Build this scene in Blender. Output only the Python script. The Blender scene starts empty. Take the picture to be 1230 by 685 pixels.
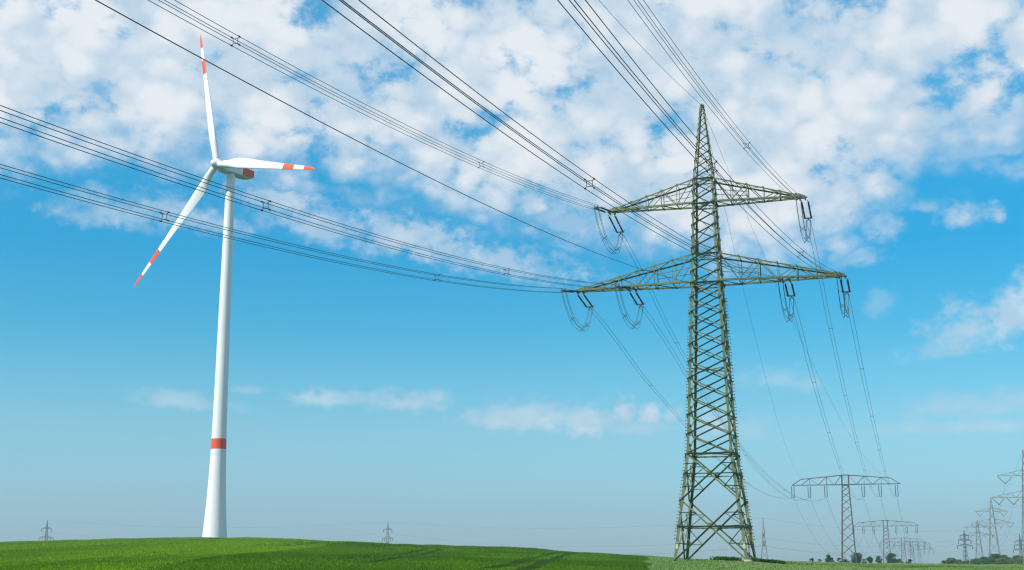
import bpy, math, random
import numpy as np
from mathutils import Vector, Matrix

random.seed(7)
RNG = np.random.default_rng(11)
SC = bpy.context.scene
COL = SC.collection
PI = math.pi
R = math.radians

# ------------------------------------------------------------------ camera
EYE = 1.6
F = 1625.0                                    # focal length in photograph pixels (1230 wide)
PITCH = math.atan(342.0 / F)
cam_d = bpy.data.cameras.new('camera')
cam = bpy.data.objects.new('camera', cam_d)
COL.objects.link(cam)
cam_d.sensor_fit = 'HORIZONTAL'
cam_d.sensor_width = 36.0
cam_d.lens = 36.0 * F / 1230.0
cam_d.clip_start = 0.1
cam_d.clip_end = 20000.0
cam.location = (0, 0, EYE)
cam.rotation_euler = (PI / 2 + PITCH, 0, 0)
SC.camera = cam

CP, SP = math.cos(PITCH), math.sin(PITCH)


def ray(px, py):
    xc, yc = (px - 615) / F, (342.5 - py) / F
    return np.array([xc, CP - yc * SP, SP + yc * CP])


def at(px, py, Y):
    """World point seen at a pixel of the photograph, Y metres ahead."""
    d = ray(px, py)
    return np.array([0, 0, EYE]) + d * Y / d[1]


def azel(px, py):
    d = ray(px, py)
    return math.degrees(math.atan2(d[0], d[1])), math.degrees(math.atan2(d[2], math.hypot(d[0], d[1])))


# ------------------------------------------------------------------ render set-up
SC.render.engine = 'CYCLES'
SC.cycles.use_denoising = True
SC.cycles.max_bounces = 6
SC.cycles.volume_bounces = 1
SC.cycles.transparent_max_bounces = 8
SC.view_settings.view_transform = 'Standard'
SC.view_settings.look = 'None'
SC.view_settings.gamma = 1.0
SC.view_settings.exposure = 0.0
SC.view_settings.use_curve_mapping = False
SC.cycles.filter_width = 1.25

# ------------------------------------------------------------------ sun
SUN_AZ = R(212)                               # direction TO the sun, counter-clockwise from +X
SUN_EL = R(45)
to_sun = Vector((math.cos(SUN_AZ) * math.cos(SUN_EL), math.sin(SUN_AZ) * math.cos(SUN_EL), math.sin(SUN_EL)))
sun_d = bpy.data.lights.new('sun', 'SUN')
sun_d.energy = 5.0
sun_d.angle = R(0.5)
sun_d.color = (1.0, 0.955, 0.88)
sun = bpy.data.objects.new('sun', sun_d)
sun.rotation_euler = to_sun.to_track_quat('Z', 'Y').to_euler()
sun.location = (-200, -50, 300)
COL.objects.link(sun)


# ------------------------------------------------------------------ node helpers
class NT:
    def __init__(self, tree):
        self.t = tree

    def n(self, typ, **kw):
        nd = self.t.nodes.new(typ)
        for k, v in kw.items():
            setattr(nd, k, v)
        return nd

    def put(self, sock, v):
        if isinstance(v, bpy.types.NodeSocket):
            self.t.links.new(v, sock)
        elif v is not None:
            sock.default_value = v

    def m(self, op, a, b=None, c=None, clamp=False):
        nd = self.n('ShaderNodeMath', operation=op, use_clamp=clamp)
        self.put(nd.inputs[0], a)
        self.put(nd.inputs[1], b)
        self.put(nd.inputs[2], c)
        return nd.outputs[0]

    def v(self, op, a, b=None):
        nd = self.n('ShaderNodeVectorMath', operation=op)
        self.put(nd.inputs[0], a)
        self.put(nd.inputs[1], b)
        return nd.outputs[0]

    def noise(self, vec, scale, detail=4, rough=0.5, dist=0.0, lac=2.0):
        nd = self.n('ShaderNodeTexNoise')
        self.put(nd.inputs['Vector'], vec)
        nd.inputs['Scale'].default_value = scale
        nd.inputs['Detail'].default_value = detail
        nd.inputs['Roughness'].default_value = rough
        nd.inputs['Distortion'].default_value = dist
        nd.inputs['Lacunarity'].default_value = lac
        return nd.outputs['Fac']

    def sstep(self, x, a, b, lo=0.0, hi=1.0):
        nd = self.n('ShaderNodeMapRange', interpolation_type='SMOOTHSTEP')
        self.put(nd.inputs['Value'], x)
        self.put(nd.inputs['From Min'], a)
        self.put(nd.inputs['From Max'], b)
        self.put(nd.inputs['To Min'], lo)
        self.put(nd.inputs['To Max'], hi)
        return nd.outputs['Result']

    def mix(self, fac, a, b, blend='MIX'):
        nd = self.n('ShaderNodeMix', data_type='RGBA', blend_type=blend)
        nd.clamp_factor = True
        self.put(nd.inputs[0], fac)
        self.put(nd.inputs[6], a)
        self.put(nd.inputs[7], b)
        return nd.outputs[2]

    def ramp(self, fac, stops, interp='LINEAR'):
        nd = self.n('ShaderNodeValToRGB')
        cr = nd.color_ramp
        cr.interpolation = interp
        while len(cr.elements) < len(stops):
            cr.elements.new(0.5)
        for e, (p, c) in zip(cr.elements, stops):
            e.position = p
            e.color = c if len(c) == 4 else (*c, 1)
        self.put(nd.inputs[0], fac)
        return nd.outputs[0]


# ------------------------------------------------------------------ world: Nishita sky with altocumulus clouds
world = bpy.data.worlds.new('World')
SC.world = world
world.use_nodes = True
wt = world.node_tree
wt.nodes.clear()
W = NT(wt)
out = W.n('ShaderNodeOutputWorld')
bg = W.n('ShaderNodeBackground')
bg.inputs['Strength'].default_value = 0.1
wt.links.new(bg.outputs[0], out.inputs[0])
sky = W.n('ShaderNodeTexSky', sky_type='NISHITA')
sky.sun_disc = False
sky.sun_elevation = SUN_EL
sky.sun_rotation = PI / 2 - SUN_AZ
sky.altitude = 100
sky.air_density = 1.0
sky.dust_density = 0.6
sky.ozone_density = 1.6
CLOUD_LIT = (8.6, 8.9, 9.3, 1)
CLOUD_DIM = (6.1, 7.3, 8.4, 1)
tc = W.n('ShaderNodeTexCoord')
dirv = tc.outputs['Generated']
sep = W.n('ShaderNodeSeparateXYZ')
wt.links.new(dirv, sep.inputs[0])
dx, dy, dz = sep.outputs
AZ = W.m('MULTIPLY', W.m('ARCTAN2', dx, dy), 180 / PI)
EL = W.m('MULTIPLY', W.m('ARCSINE', dz), 180 / PI)
stretch = W.v('MULTIPLY', dirv, (1.0, 1.0, 1.35))
warp = W.n('ShaderNodeTexNoise')
warp.inputs['Scale'].default_value = 26
warp.inputs['Detail'].default_value = 4
wt.links.new(stretch, warp.inputs['Vector'])
wv = W.v('ADD', stretch, W.v('MULTIPLY', W.v('SUBTRACT', warp.outputs['Color'], (0.5, 0.5, 0.5)), (0.035, 0.035, 0.035)))
n_big = W.noise(stretch, 7.0, 3, 0.5)
n_mid = W.noise(stretch, 36.0, 8, 0.54, 0.15)
n_fine = W.noise(stretch, 85.0, 5, 0.6, 0.3)


def puffs(vec, scale):
    nd = W.n('ShaderNodeTexVoronoi', feature='F1')
    nd.inputs['Scale'].default_value = scale
    wt.links.new(vec, nd.inputs['Vector'])
    return W.m('SUBTRACT', 1.0, nd.outputs['Distance'])


puff = W.m('ADD', W.m('MULTIPLY', puffs(wv, 21.0), 0.60), W.m('MULTIPLY', puffs(wv, 43.0), 0.40))
# lower edge of the cloud field by azimuth
edge_px = [(-120, 185), (0, 190), (120, 182), (230, 185), (320, 205), (430, 205), (520, 225), (610, 258), (720, 275), (830, 300),
           (930, 300), (1010, 278), (1060, 238), (1120, 198), (1230, 178), (1350, 165)]
stops = []
for px, py in edge_px:
    a, e = azel(px, py)
    stops.append((min(1, max(0, (a + 30) / 60)), (e / 40,) * 3))
edge = W.m('MULTIPLY', W.ramp(W.m('DIVIDE', W.m('ADD', AZ, 30), 60, clamp=True), stops), 40)
main = W.sstep(W.m('SUBTRACT', EL, edge), -2.4, 2.6)
main = W.m('MULTIPLY', main, W.sstep(EL, 27, 40, 1.0, 0.42))
# separate cloudlets and streaks: x0, x1, y0, y1 (photo pixels), slope, opacity
cloudlets = [(60, 200, 232, 272, .1, .5), (150, 285, 238, 275, .1, .6), (285, 375, 222, 255, .1, .75), (300, 470, 250, 292, .2, .6), (400, 600, 262, 312, .2, .7),
             (520, 690, 286, 334, .2, .65), (640, 740, 250, 285, .2, .5), (160, 290, 472, 490, .08, .35), (272, 318, 463, 473, .0, .35), (345, 440, 470, 488, .0, .5),
             (450, 550, 470, 495, .02, .72), (540, 670, 488, 518, .06, .6), (640, 765, 484, 522, .02, .62), (733, 766, 480, 511, 0, .95), (765, 796, 484, 512, 0, .92),
             (795, 818, 487, 510, 0, .65), (690, 830, 503, 522, 0, .45), (838, 880, 490, 525, 0, .5), (1118, 1212, 370, 418, -.12, .58), (1175, 1275, 343, 400, -.3, .72),
             (1085, 1175, 408, 432, -.05, .36), (1130, 1192, 246, 272, -.05, .68), (1192, 1210, 250, 270, 0, .65), (1092, 1138, 240, 256, .05, .42), (1040, 1082, 252, 290, .1, .55),
             (1040, 1072, 344, 378, .1, .24), (1075, 1290, 472, 498, -.03, .42), (1040, 1290, 503, 520, 0, .32), (890, 970, 440, 470, .05, .3), (990, 1060, 300, 322, -.1, .4),
             (860, 920, 500, 528, .1, .35), (1120, 1290, 140, 160, -.1, .5), (1080, 1290, 172, 190, -.06, .45)]
low = 0.0
wob = W.m('ADD', W.m('MULTIPLY', W.m('SUBTRACT', n_mid, 0.5), 2.4), W.m('MULTIPLY', W.m('SUBTRACT', n_fine, 0.5), 2.3))
for x0, x1, y0, y1, sl, amt in cloudlets:
    a0, e0 = azel((x0 + x1) / 2, y0 * .4 + y1 * .6)
    k = 180 / PI / F
    da = W.m('SUBTRACT', AZ, a0)
    de = W.m('ADD', W.m('SUBTRACT', EL, e0), W.m('MULTIPLY', da, sl))
    u = W.m('DIVIDE', da, (x1 - x0) * .5 * k)
    hh = (y1 - y0) * k
    w_ = W.m('MAXIMUM', W.m('DIVIDE', de, hh * .6), W.m('DIVIDE', de, -hh * .4))     # flatter underside
    rr = W.m('ADD', W.m('SQRT', W.m('ADD', W.m('MULTIPLY', u, u), W.m('MULTIPLY', w_, w_))), wob)
    low = W.m('MAXIMUM', low, W.m('MULTIPLY', W.sstep(rr, 1.5, 0.05), amt))
# noise decides where the cover is filled
main = W.m('MULTIPLY', main, W.sstep(EL, 27, 40, 1.0, 0.55))
nz = W.m('ADD', W.m('ADD', W.m('MULTIPLY', n_big, 0.26), W.m('MULTIPLY', n_mid, 0.70)), W.m('ADD', W.m('MULTIPLY', n_fine, 0.36), W.m('MULTIPLY', puff, 0.62)))
dens = W.sstep(W.m('ADD', nz, W.m('MULTIPLY', main, 0.80)), 0.98, 1.80)
n_hole = W.noise(W.v('ADD', stretch, (3.1, 1.7, 0.4)), 17.0, 9, 0.66, 0.1)
dens = W.m('MULTIPLY', dens, W.sstep(W.m('ADD', n_hole, W.m('MULTIPLY', W.m('SUBTRACT', puff, 0.55), 0.35)), 0.27, 0.46, 0.08, 1.0))
dens = W.m('MULTIPLY', dens, W.sstep(main, 0.02, 0.2))
dens = W.m('MULTIPLY', W.m('MAXIMUM', dens, low), 0.97)
lit = W.sstep(W.m('ADD', W.m('MULTIPLY', puff, 1.0), W.m('ADD', W.m('MULTIPLY', n_mid, 0.40), W.m('MULTIPLY', n_big, 0.55))), 0.85, 1.22)
ccol = W.mix(lit, CLOUD_DIM, CLOUD_LIT)
# colour of the air by height: grey-blue at the horizon, deep cyan above, neutral overhead
TINT = [(-5, (.70, .97, 1.34)), (1.7, (.69, .98, 1.35)), (3.5, (.68, 1.12, 1.36)), (5.6, (.68, 1.21, 1.34)), (8.1, (.42, 1.21, 1.37)),
        (9.85, (.22, 1.17, 1.39)), (13.3, (.04, 1.15, 1.48)), (22, (.10, 1.6, 1.9)), (30, (.5, 1.2, 1.5)), (45, (.9, 1.0, 1.15))]
tint = W.ramp(W.m('DIVIDE', W.m('ADD', EL, 5), 60, clamp=True), [((e + 5) / 60, tuple(c / 2 for c in col)) for e, col in TINT])
skyc = W.mix(1.0, sky.outputs[0], W.v('MULTIPLY', tint, (2, 2, 2)), 'MULTIPLY')
wt.links.new(W.mix(dens, skyc, ccol), bg.inputs['Color'])


# ------------------------------------------------------------------ materials
def new_mat(name):
    m = bpy.data.materials.new(name)
    m.use_nodes = True
    t = m.node_tree
    t.nodes.clear()
    k = NT(t)
    o = k.n('ShaderNodeOutputMaterial')
    return m, k, o


def paint(name, base, alt=None, rough=0.55, metal=0.0, scale=3.0, amount=0.5, spec=0.5, dirt=None):
    """Painted or bare metal: two-tone mottling and weathering streaks."""
    m, k, o = new_mat(name)
    p = k.n('ShaderNodeBsdfPrincipled')
    c = k.n('ShaderNodeTexCoord').outputs['Object']
    alt = alt or tuple(x * 0.8 for x in base)
    n1 = k.noise(c, scale, 5, 0.6)
    col = k.mix(k.m('MULTIPLY', k.sstep(n1, 0.38, 0.66), amount), (*base, 1), (*alt, 1))
    if dirt:
        st = k.noise(k.v('MULTIPLY', c, (1.4, 1.4, 0.12)), 2.0, 4, 0.6)
        col = k.mix(k.m('MULTIPLY', k.sstep(st, 0.52, 0.75), 0.35), col, (*dirt, 1))
    k.put(p.inputs['Base Color'], col)
    k.put(p.inputs['Roughness'], k.sstep(n1, 0.2, 0.8, rough - 0.08, rough + 0.1))
    p.inputs['Metallic'].default_value = metal
    p.inputs['Specular IOR Level'].default_value = spec
    k.t.links.new(p.outputs[0], o.inputs[0])
    return m


def leafy(name, ca, cb, cc, scale=0.3, fine=4.0, trans=0.3):
    m, k, o = new_mat(name)
    c = k.n('ShaderNodeTexCoord').outputs['Object']
    n1 = k.noise(k.v('MULTIPLY', c, (1.0, 0.45, 1.0)) if 'cereal' in name else c, scale, 4, 0.6)
    n2 = k.noise(c, fine, 3, 0.6)
    col = k.mix(k.sstep(n1, 0.38, 0.60), (*ca, 1), (*cb, 1))
    col = k.mix(k.m('MULTIPLY', k.sstep(n2, 0.45, 0.75), 0.35), col, (*cc, 1))
    d = k.n('ShaderNodeBsdfDiffuse')
    t = k.n('ShaderNodeBsdfTranslucent')
    k.put(d.inputs[0], col)
    k.put(t.inputs[0], col)
    mx = k.n('ShaderNodeMixShader')
    mx.inputs[0].default_value = trans
    k.t.links.new(d.outputs[0], mx.inputs[1])
    k.t.links.new(t.outputs[0], mx.inputs[2])
    k.t.links.new(mx.outputs[0], o.inputs[0])
    return m


M = {}
M['green_paint'] = paint('green_pylon_paint', (0.150, 0.192, 0.074), (0.08, 0.108, 0.05), 0.5, 0.0, 1.3, 0.8, 0.4, (0.10, 0.075, 0.045))
M['white'] = paint('white_turbine_paint', (0.87, 0.875, 0.865), (0.81, 0.82, 0.815), 0.38, 0.0, 0.15, 0.6, 0.5)
M['red'] = paint('signal_red_paint', (0.84, 0.085, 0.006), (0.78, 0.07, 0.006), 0.5, 0.0, 0.3, 0.5)
M['grille'] = paint('dark_vent_metal', (0.10, 0.10, 0.11), None, 0.6)
M['insulator'] = paint('dark_glazed_porcelain', (0.05, 0.034, 0.028), (0.07, 0.045, 0.035), 0.22, 0.0, 8, 0.5)
M['hardware'] = paint('dull_steel_hardware', (0.10, 0.10, 0.10), (0.06, 0.06, 0.065), 0.55, 0.6, 5, 0.6)
M['wire'] = paint('weathered_aluminium_wire', (0.085, 0.08, 0.078), (0.06, 0.057, 0.056), 0.6, 0.3, 1.0, 0.6)
M['rust'] = paint('rust_brown_steel', (0.115, 0.097, 0.09), (0.08, 0.067, 0.062), 0.7, 0.0, 0.7, 0.8)
M['galv'] = paint('galvanised_grey_steel', (0.22, 0.25, 0.20), (0.15, 0.18, 0.15), 0.6, 0.1, 0.7, 0.7)
M['dgreen'] = paint('dark_green_steel', (0.16, 0.19, 0.175), (0.12, 0.145, 0.135), 0.65, 0.0, 0.7, 0.7)
M['marker'] = paint('faded_yellow_plate', (0.55, 0.50, 0.22), (0.45, 0.42, 0.22), 0.6)
M['concrete'] = paint('bare_concrete', (0.46, 0.40, 0.34), (0.34, 0.30, 0.26), 0.85, 0.0, 3.0, 0.8, 0.3)
M['bark'] = paint('bark', (0.09, 0.065, 0.045), (0.05, 0.037, 0.028), 0.9, 0.0, 2.5, 0.8, 0.2)
M['crop_green'] = leafy('green_cereal_leaves', (0.13, 0.28, 0.017), (0.23, 0.40, 0.023), (0.13, 0.27, 0.017), 0.045, 0.6, 0.35)
M['crop_deep'] = leafy('deep_green_cereal_leaves', (0.075, 0.185, 0.015), (0.13, 0.27, 0.02), (0.065, 0.165, 0.015), 0.045, 0.6, 0.35)
M['crop_pale'] = leafy('pale_green_cereal_ears', (0.21, 0.35, 0.10), (0.26, 0.39, 0.12), (0.16, 0.29, 0.08), 0.05, 0.8, 0.3)
M['weed'] = leafy('weed_leaves', (0.05, 0.14, 0.02), (0.075, 0.18, 0.028), (0.035, 0.10, 0.016), 0.6, 3, 0.3)
M['leaf_dark'] = leafy('dark_tree_leaves', (0.04, 0.09, 0.026), (0.06, 0.12, 0.034), (0.026, 0.06, 0.022), 0.35, 1.5, 0.25)
M['leaf_mid'] = leafy('green_tree_leaves', (0.065, 0.14, 0.03), (0.095, 0.17, 0.038), (0.045, 0.10, 0.025), 0.3, 1.5, 0.25)
M['leaf_light'] = leafy('light_tree_leaves', (0.11, 0.18, 0.04), (0.14, 0.21, 0.05), (0.07, 0.13, 0.03), 0.3, 1.5, 0.25)


# ------------------------------------------------------------------ object helpers
def tag(o, label=None, cat=None, group=None, kind=None):
    if label:
        o['label'] = label
    if cat:
        o['category'] = cat
    if group:
        o['group'] = group
    if kind:
        o['kind'] = kind
    return o


def empty(name, loc, rz=0.0, label=None, cat=None, group=None):
    o = bpy.data.objects.new(name, None)
    COL.objects.link(o)
    o.location = [float(v) for v in loc]
    o.rotation_euler = (0, 0, rz)
    o.empty_display_size = 0.5
    return tag(o, label, cat, group)


class MB:
    """Collects boxes, bars, tubes and lathes and links them as ONE mesh object."""

    def __init__(self):
        self.V, self.Fc, self.Mi = [], [], []

    def add(self, vs, fs, mi=0):
        b = len(self.V)
        self.V += [tuple(float(c) for c in v) for v in vs]
        self.Fc += [tuple(b + i for i in f) for f in fs]
        self.Mi += [mi] * len(fs)

    def prism(self, P, Q, prof, e1, e2, mi=0):
        """Extrude the 2-D profile (list of (u,v) along e1,e2) from P to Q with end caps."""
        P, Q = np.asarray(P, float), np.asarray(Q, float)
        n = len(prof)
        vs = [P + u * e1 + v * e2 for u, v in prof] + [Q + u * e1 + v * e2 for u, v in prof]
        fs = [(i, (i + 1) % n, n + (i + 1) % n, n + i) for i in range(n)]
        fs += [tuple(range(n - 1, -1, -1)), tuple(range(n, 2 * n))]
        self.add(vs, fs, mi)

    def bar(self, P, Q, w, h=None, ref=(0, 0, 1), mi=0):
        P, Q = np.asarray(P, float), np.asarray(Q, float)
        d = Q - P
        L = np.linalg.norm(d)
        if L < 1e-6:
            return
        d /= L
        r = np.asarray(ref, float)
        if abs(d @ r) > 0.97:
            r = np.array([1.0, 0.13, 0.0])
        e1 = np.cross(d, r)
        e1 /= np.linalg.norm(e1)
        e2 = np.cross(e1, d)
        h = h or w
        self.prism(P, Q, [(-w / 2, -h / 2), (w / 2, -h / 2), (w / 2, h / 2), (-w / 2, h / 2)], e1, e2, mi)

    def angle(self, P, Q, size, n1, n2, t=None, mi=0):
        """L-section (angle iron): two flanges lying along n1 and n2 from the heel line P-Q."""
        P, Q = np.asarray(P, float), np.asarray(Q, float)
        d = Q - P
        L = np.linalg.norm(d)
        if L < 1e-6:
            return
        d /= L
        e1 = np.asarray(n1, float)
        e1 = e1 - d * (e1 @ d)
        e1 /= np.linalg.norm(e1)
        e2 = np.asarray(n2, float)
        e2 = e2 - d * (e2 @ d) - e1 * (e2 @ e1)
        if np.linalg.norm(e2) < 1e-6:
            e2 = np.cross(d, e1)
        e2 /= np.linalg.norm(e2)
        t = t or size * 0.14
        s = size
        self.prism(P, Q, [(0, 0), (s, 0), (s, t), (t, t), (t, s), (0, s)], e1, e2, mi)

    def tube(self, pts, r, seg=6, mi=0):
        pts = np.asarray(pts, float)
        n = len(pts)
        tg = np.gradient(pts, axis=0)
        tg /= np.linalg.norm(tg, axis=1)[:, None]
        ref = np.array([0, 0, 1.0]) if np.abs(tg[:, 2]).max() < 0.95 else np.array([1.0, 0.2, 0.0])
        e1 = np.cross(tg, ref)
        e1 /= np.linalg.norm(e1, axis=1)[:, None]
        e2 = np.cross(e1, tg)
        a = np.arange(seg) * 2 * PI / seg
        V = (pts[:, None] + r * (np.cos(a)[None, :, None] * e1[:, None] + np.sin(a)[None, :, None] * e2[:, None])).reshape(-1, 3)
        fs = []
        for i in range(n - 1):
            for j in range(seg):
                k = (j + 1) % seg
                fs.append((i * seg + j, i * seg + k, (i + 1) * seg + k, (i + 1) * seg + j))
        fs += [tuple(range(seg - 1, -1, -1)), tuple((n - 1) * seg + j for j in range(seg))]
        self.add(V, fs, mi)

    def lathe(self, P, Q, prof, seg=10, mi=0):
        """prof: list of (t along P-Q in metres, radius)."""
        P, Q = np.asarray(P, float), np.asarray(Q, float)
        d = (Q - P) / np.linalg.norm(Q - P)
        r = np.array([0, 0, 1.0]) if abs(d[2]) < 0.9 else np.array([1.0, 0, 0])
        e1 = np.cross(d, r)
        e1 /= np.linalg.norm(e1)
        e2 = np.cross(e1, d)
        vs, fs = [], []
        for t, rad in prof:
            for j in range(seg):
                a = 2 * PI * j / seg
                vs.append(P + d * t + rad * (math.cos(a) * e1 + math.sin(a) * e2))
        for i in range(len(prof) - 1):
            for j in range(seg):
                k = (j + 1) % seg
                fs.append((i * seg + j, i * seg + k, (i + 1) * seg + k, (i + 1) * seg + j))
        fs += [tuple(range(seg - 1, -1, -1)), tuple((len(prof) - 1) * seg + j for j in range(seg))]
        self.add(vs, fs, mi)

    def build(self, name, mats, parent=None, smooth=False):
        me = bpy.data.meshes.new(name)
        me.from_pydata(self.V, [], self.Fc)
        for m in (mats if isinstance(mats, (list, tuple)) else [mats]):
            me.materials.append(m)
        if any(self.Mi):
            me.polygons.foreach_set('material_index', self.Mi)
        if smooth:
            me.polygons.foreach_set('use_smooth', [True] * len(me.polygons))
        me.validate()
        import bmesh
        bm = bmesh.new()
        bm.from_mesh(me)
        bmesh.ops.recalc_face_normals(bm, faces=bm.faces)
        bm.to_mesh(me)
        bm.free()
        me.update()
        o = bpy.data.objects.new(name, me)
        COL.objects.link(o)
        if parent:
            o.parent = parent
        return o


def fast_mesh(name, V, Fq, mats, midx=None, smooth=False, parent=None):
    me = bpy.data.meshes.new(name)
    V = np.asarray(V, np.float32)
    Fq = np.asarray(Fq, np.int32)
    n, k = Fq.shape
    me.vertices.add(len(V))
    me.vertices.foreach_set('co', V.ravel())
    me.loops.add(n * k)
    me.loops.foreach_set('vertex_index', Fq.ravel())
    me.polygons.add(n)
    me.polygons.foreach_set('loop_start', np.arange(n, dtype=np.int32) * k)
    if smooth:
        me.polygons.foreach_set('use_smooth', np.ones(n, bool))
    for m in (mats if isinstance(mats, (list, tuple)) else [mats]):
        me.materials.append(m)
    if midx is not None:
        me.polygons.foreach_set('material_index', np.asarray(midx, np.int32))
    me.update(calc_edges=True)
    o = bpy.data.objects.new(name, me)
    COL.objects.link(o)
    if parent:
        o.parent = parent
    return o


def unit(v):
    v = np.asarray(v, float)
    return v / np.linalg.norm(v)


# ------------------------------------------------------------------ terrain
SKY_PX = [-600, 0, 100, 200, 260, 330, 420, 500, 600, 700, 780, 830, 900, 960, 1030, 1230, 1800]
SKY_PY = [655, 651, 648.3, 646, 645.3, 646.3, 650, 654.3, 657.5, 664, 669.5, 673.2, 674.8, 675.8, 677.2, 678.3, 680]
SKY_DC = [380, 372, 362, 356, 352, 346, 328, 300, 258, 212, 172, 150, 150, 175, 210, 240, 240]


def ground_z(x, y):
    x, y = np.asarray(x, float), np.asarray(y, float)
    az = np.arctan2(x, y)
    azc = np.clip(az, -R(35), R(35))
    px = 615 + 1661 * np.tan(azc)
    d = np.hypot(x, y) * np.cos(azc)
    a = 0.00059 * (684 - np.interp(px, SKY_PX, SKY_PY))
    dc = np.interp(px, SKY_PX, SKY_DC)
    H = EYE + a * dc
    t = d / dc
    k = 0.10
    h = np.clip(0.5 + 0.5 * (1.0 - t) / k, 0, 1)
    S = t * h + (1 - h) * 1.0 - k * h * (1 - h) * 0.5        # smooth min(t, 1)
    z = H * S
    fall = np.clip((d - dc * 1.12) / (dc * 1.2), 0, 1)
    fall = fall * fall * (3 - 2 * fall)
    z = z * (1 - fall) + fall * 2.2
    back = np.clip((np.abs(az) - R(50)) / R(60), 0, 1)
    back = back * back * (3 - 2 * back)
    z = z * (1 - back)
    und = (0.05 * np.sin(x * 0.21 + 1.3) * np.sin(y * 0.063) + 0.035 * np.sin(x * 0.55 + y * 0.11) + 0.10 * np.sin(x * 0.035 + 2) * np.sin(y * 0.03 + 1))
    return z + und * np.clip(d / 40, 0, 1) * np.clip((900 - d) / 300, 0.0, 1)


def soil_mat():
    m, k, o = new_mat('shade_darkened_field_soil')
    p = k.n('ShaderNodeBsdfPrincipled')
    c = k.n('ShaderNodeTexCoord').outputs['Object']
    n1 = k.noise(c, 0.08, 5, 0.6)
    n2 = k.noise(c, 1.8, 6, 0.65)
    n3 = k.noise(k.v('MULTIPLY', c, (1.0, 0.12, 1.0)), 0.9, 4, 0.6)
    col = k.mix(k.sstep(n1, 0.35, 0.65), (0.022, 0.055, 0.010, 1), (0.032, 0.08, 0.012, 1))  # soil tone darkened to paint in the crop's shadow along the tractor lines
    col = k.mix(k.m('MULTIPLY', k.sstep(n2, 0.45, 0.7), 0.5), col, (0.018, 0.04, 0.009, 1))
    col = k.mix(k.m('MULTIPLY', k.sstep(n3, 0.5, 0.75), 0.4), col, (0.03, 0.045, 0.014, 1))
    k.put(p.inputs['Base Color'], col)
    p.inputs['Roughness'].default_value = 0.9
    p.inputs['Specular IOR Level'].default_value = 0.0
    b = k.n('ShaderNodeBump')
    b.inputs['Strength'].default_value = 0.8
    b.inputs['Distance'].default_value = 0.15
    k.put(b.inputs['Height'], n2)
    k.t.links.new(b.outputs[0], p.inputs['Normal'])
    k.t.links.new(p.outputs[0], o.inputs[0])
    return m


def build_ground():
    azs = np.concatenate([np.arange(-26, 26.01, 0.2), np.arange(28, 333.9, 2.0)])
    rs = np.concatenate([[0.6, 2, 5, 10, 18, 28, 38], np.arange(46, 420, 4.0), np.geomspace(425, 9000, 34)])
    A, RR = np.meshgrid(R(1) * azs, rs)
    X, Y = RR * np.sin(A), RR * np.cos(A)
    Z = ground_z(X, Y)
    V = np.stack([X, Y, Z], -1).reshape(-1, 3)
    na, nr = len(azs), len(rs)
    i, j = np.meshgrid(np.arange(nr - 1), np.arange(na), indexing='ij')
    jn = (j + 1) % na
    Fq = np.stack([i * na + j, i * na + jn, (i + 1) * na + jn, (i + 1) * na + j], -1).reshape(-1, 4)[:, ::-1]
    o = fast_mesh('field', V, Fq, soil_mat(), smooth=True)
    tag(o, kind='structure')
    return o


build_ground()


# ------------------------------------------------------------------ crops (uncountable: one mass per crop)
def field_side(x, y):
    """0 bright green cereal, 1 deeper green cereal, 2 pale ripening cereal."""
    px = 615 + 1661 * x / np.maximum(y, 1)
    b_pale = 783 - (y - 95) * 0.12 + 4 * np.sin(y * 0.13)
    bx = -15.2 - 0.078 * (y - 60) + 0.5 * np.sin(y * 0.05)
    s = np.where(px > b_pale, 2, np.where(x > bx, 1, 0))
    return s


TRAMS = [((-1.7, 70), (6.6, 200)), ((0.15, 70), (8.6, 200)), ((-8.5, 77), (-9.6, 200)), ((-10.4, 77), (-11.5, 200)),
         ((-24, 60), (-33, 300)), ((-26, 60), (-35, 300)), ((-46, 80), (-66, 330)), ((-48, 80), (-68, 330))]


def crop_points():
    pts = []
    d = 52.0
    while d < 400:
        sp = max(0.27, d * 0.0033)
        half = d * 0.40
        n = int(2 * half / sp)
        x = (np.arange(n) + RNG.uniform(-.5, .5, n)) * sp - half
        y = d + RNG.uniform(-.5, .5, n) * sp
        pts.append(np.stack([x, y, np.full(n, sp)], 1))
        d += sp
    P = np.concatenate(pts)
    px = 615 + 1661 * P[:, 0] / P[:, 1]
    dc = np.interp(px, SKY_PX, SKY_DC)
    P = P[P[:, 1] < dc * 1.13]
    keep = np.ones(len(P), bool)
    for (x0, y0), (x1, y1) in TRAMS:
        t = (P[:, 1] - y0) / (y1 - y0)
        xl = x0 + (x1 - x0) * t
        keep &= ~((np.abs(P[:, 0] - xl) < 0.42 + 0.0022 * P[:, 1]) & (t > 0) & (t < 1))
    return P[keep]


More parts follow.
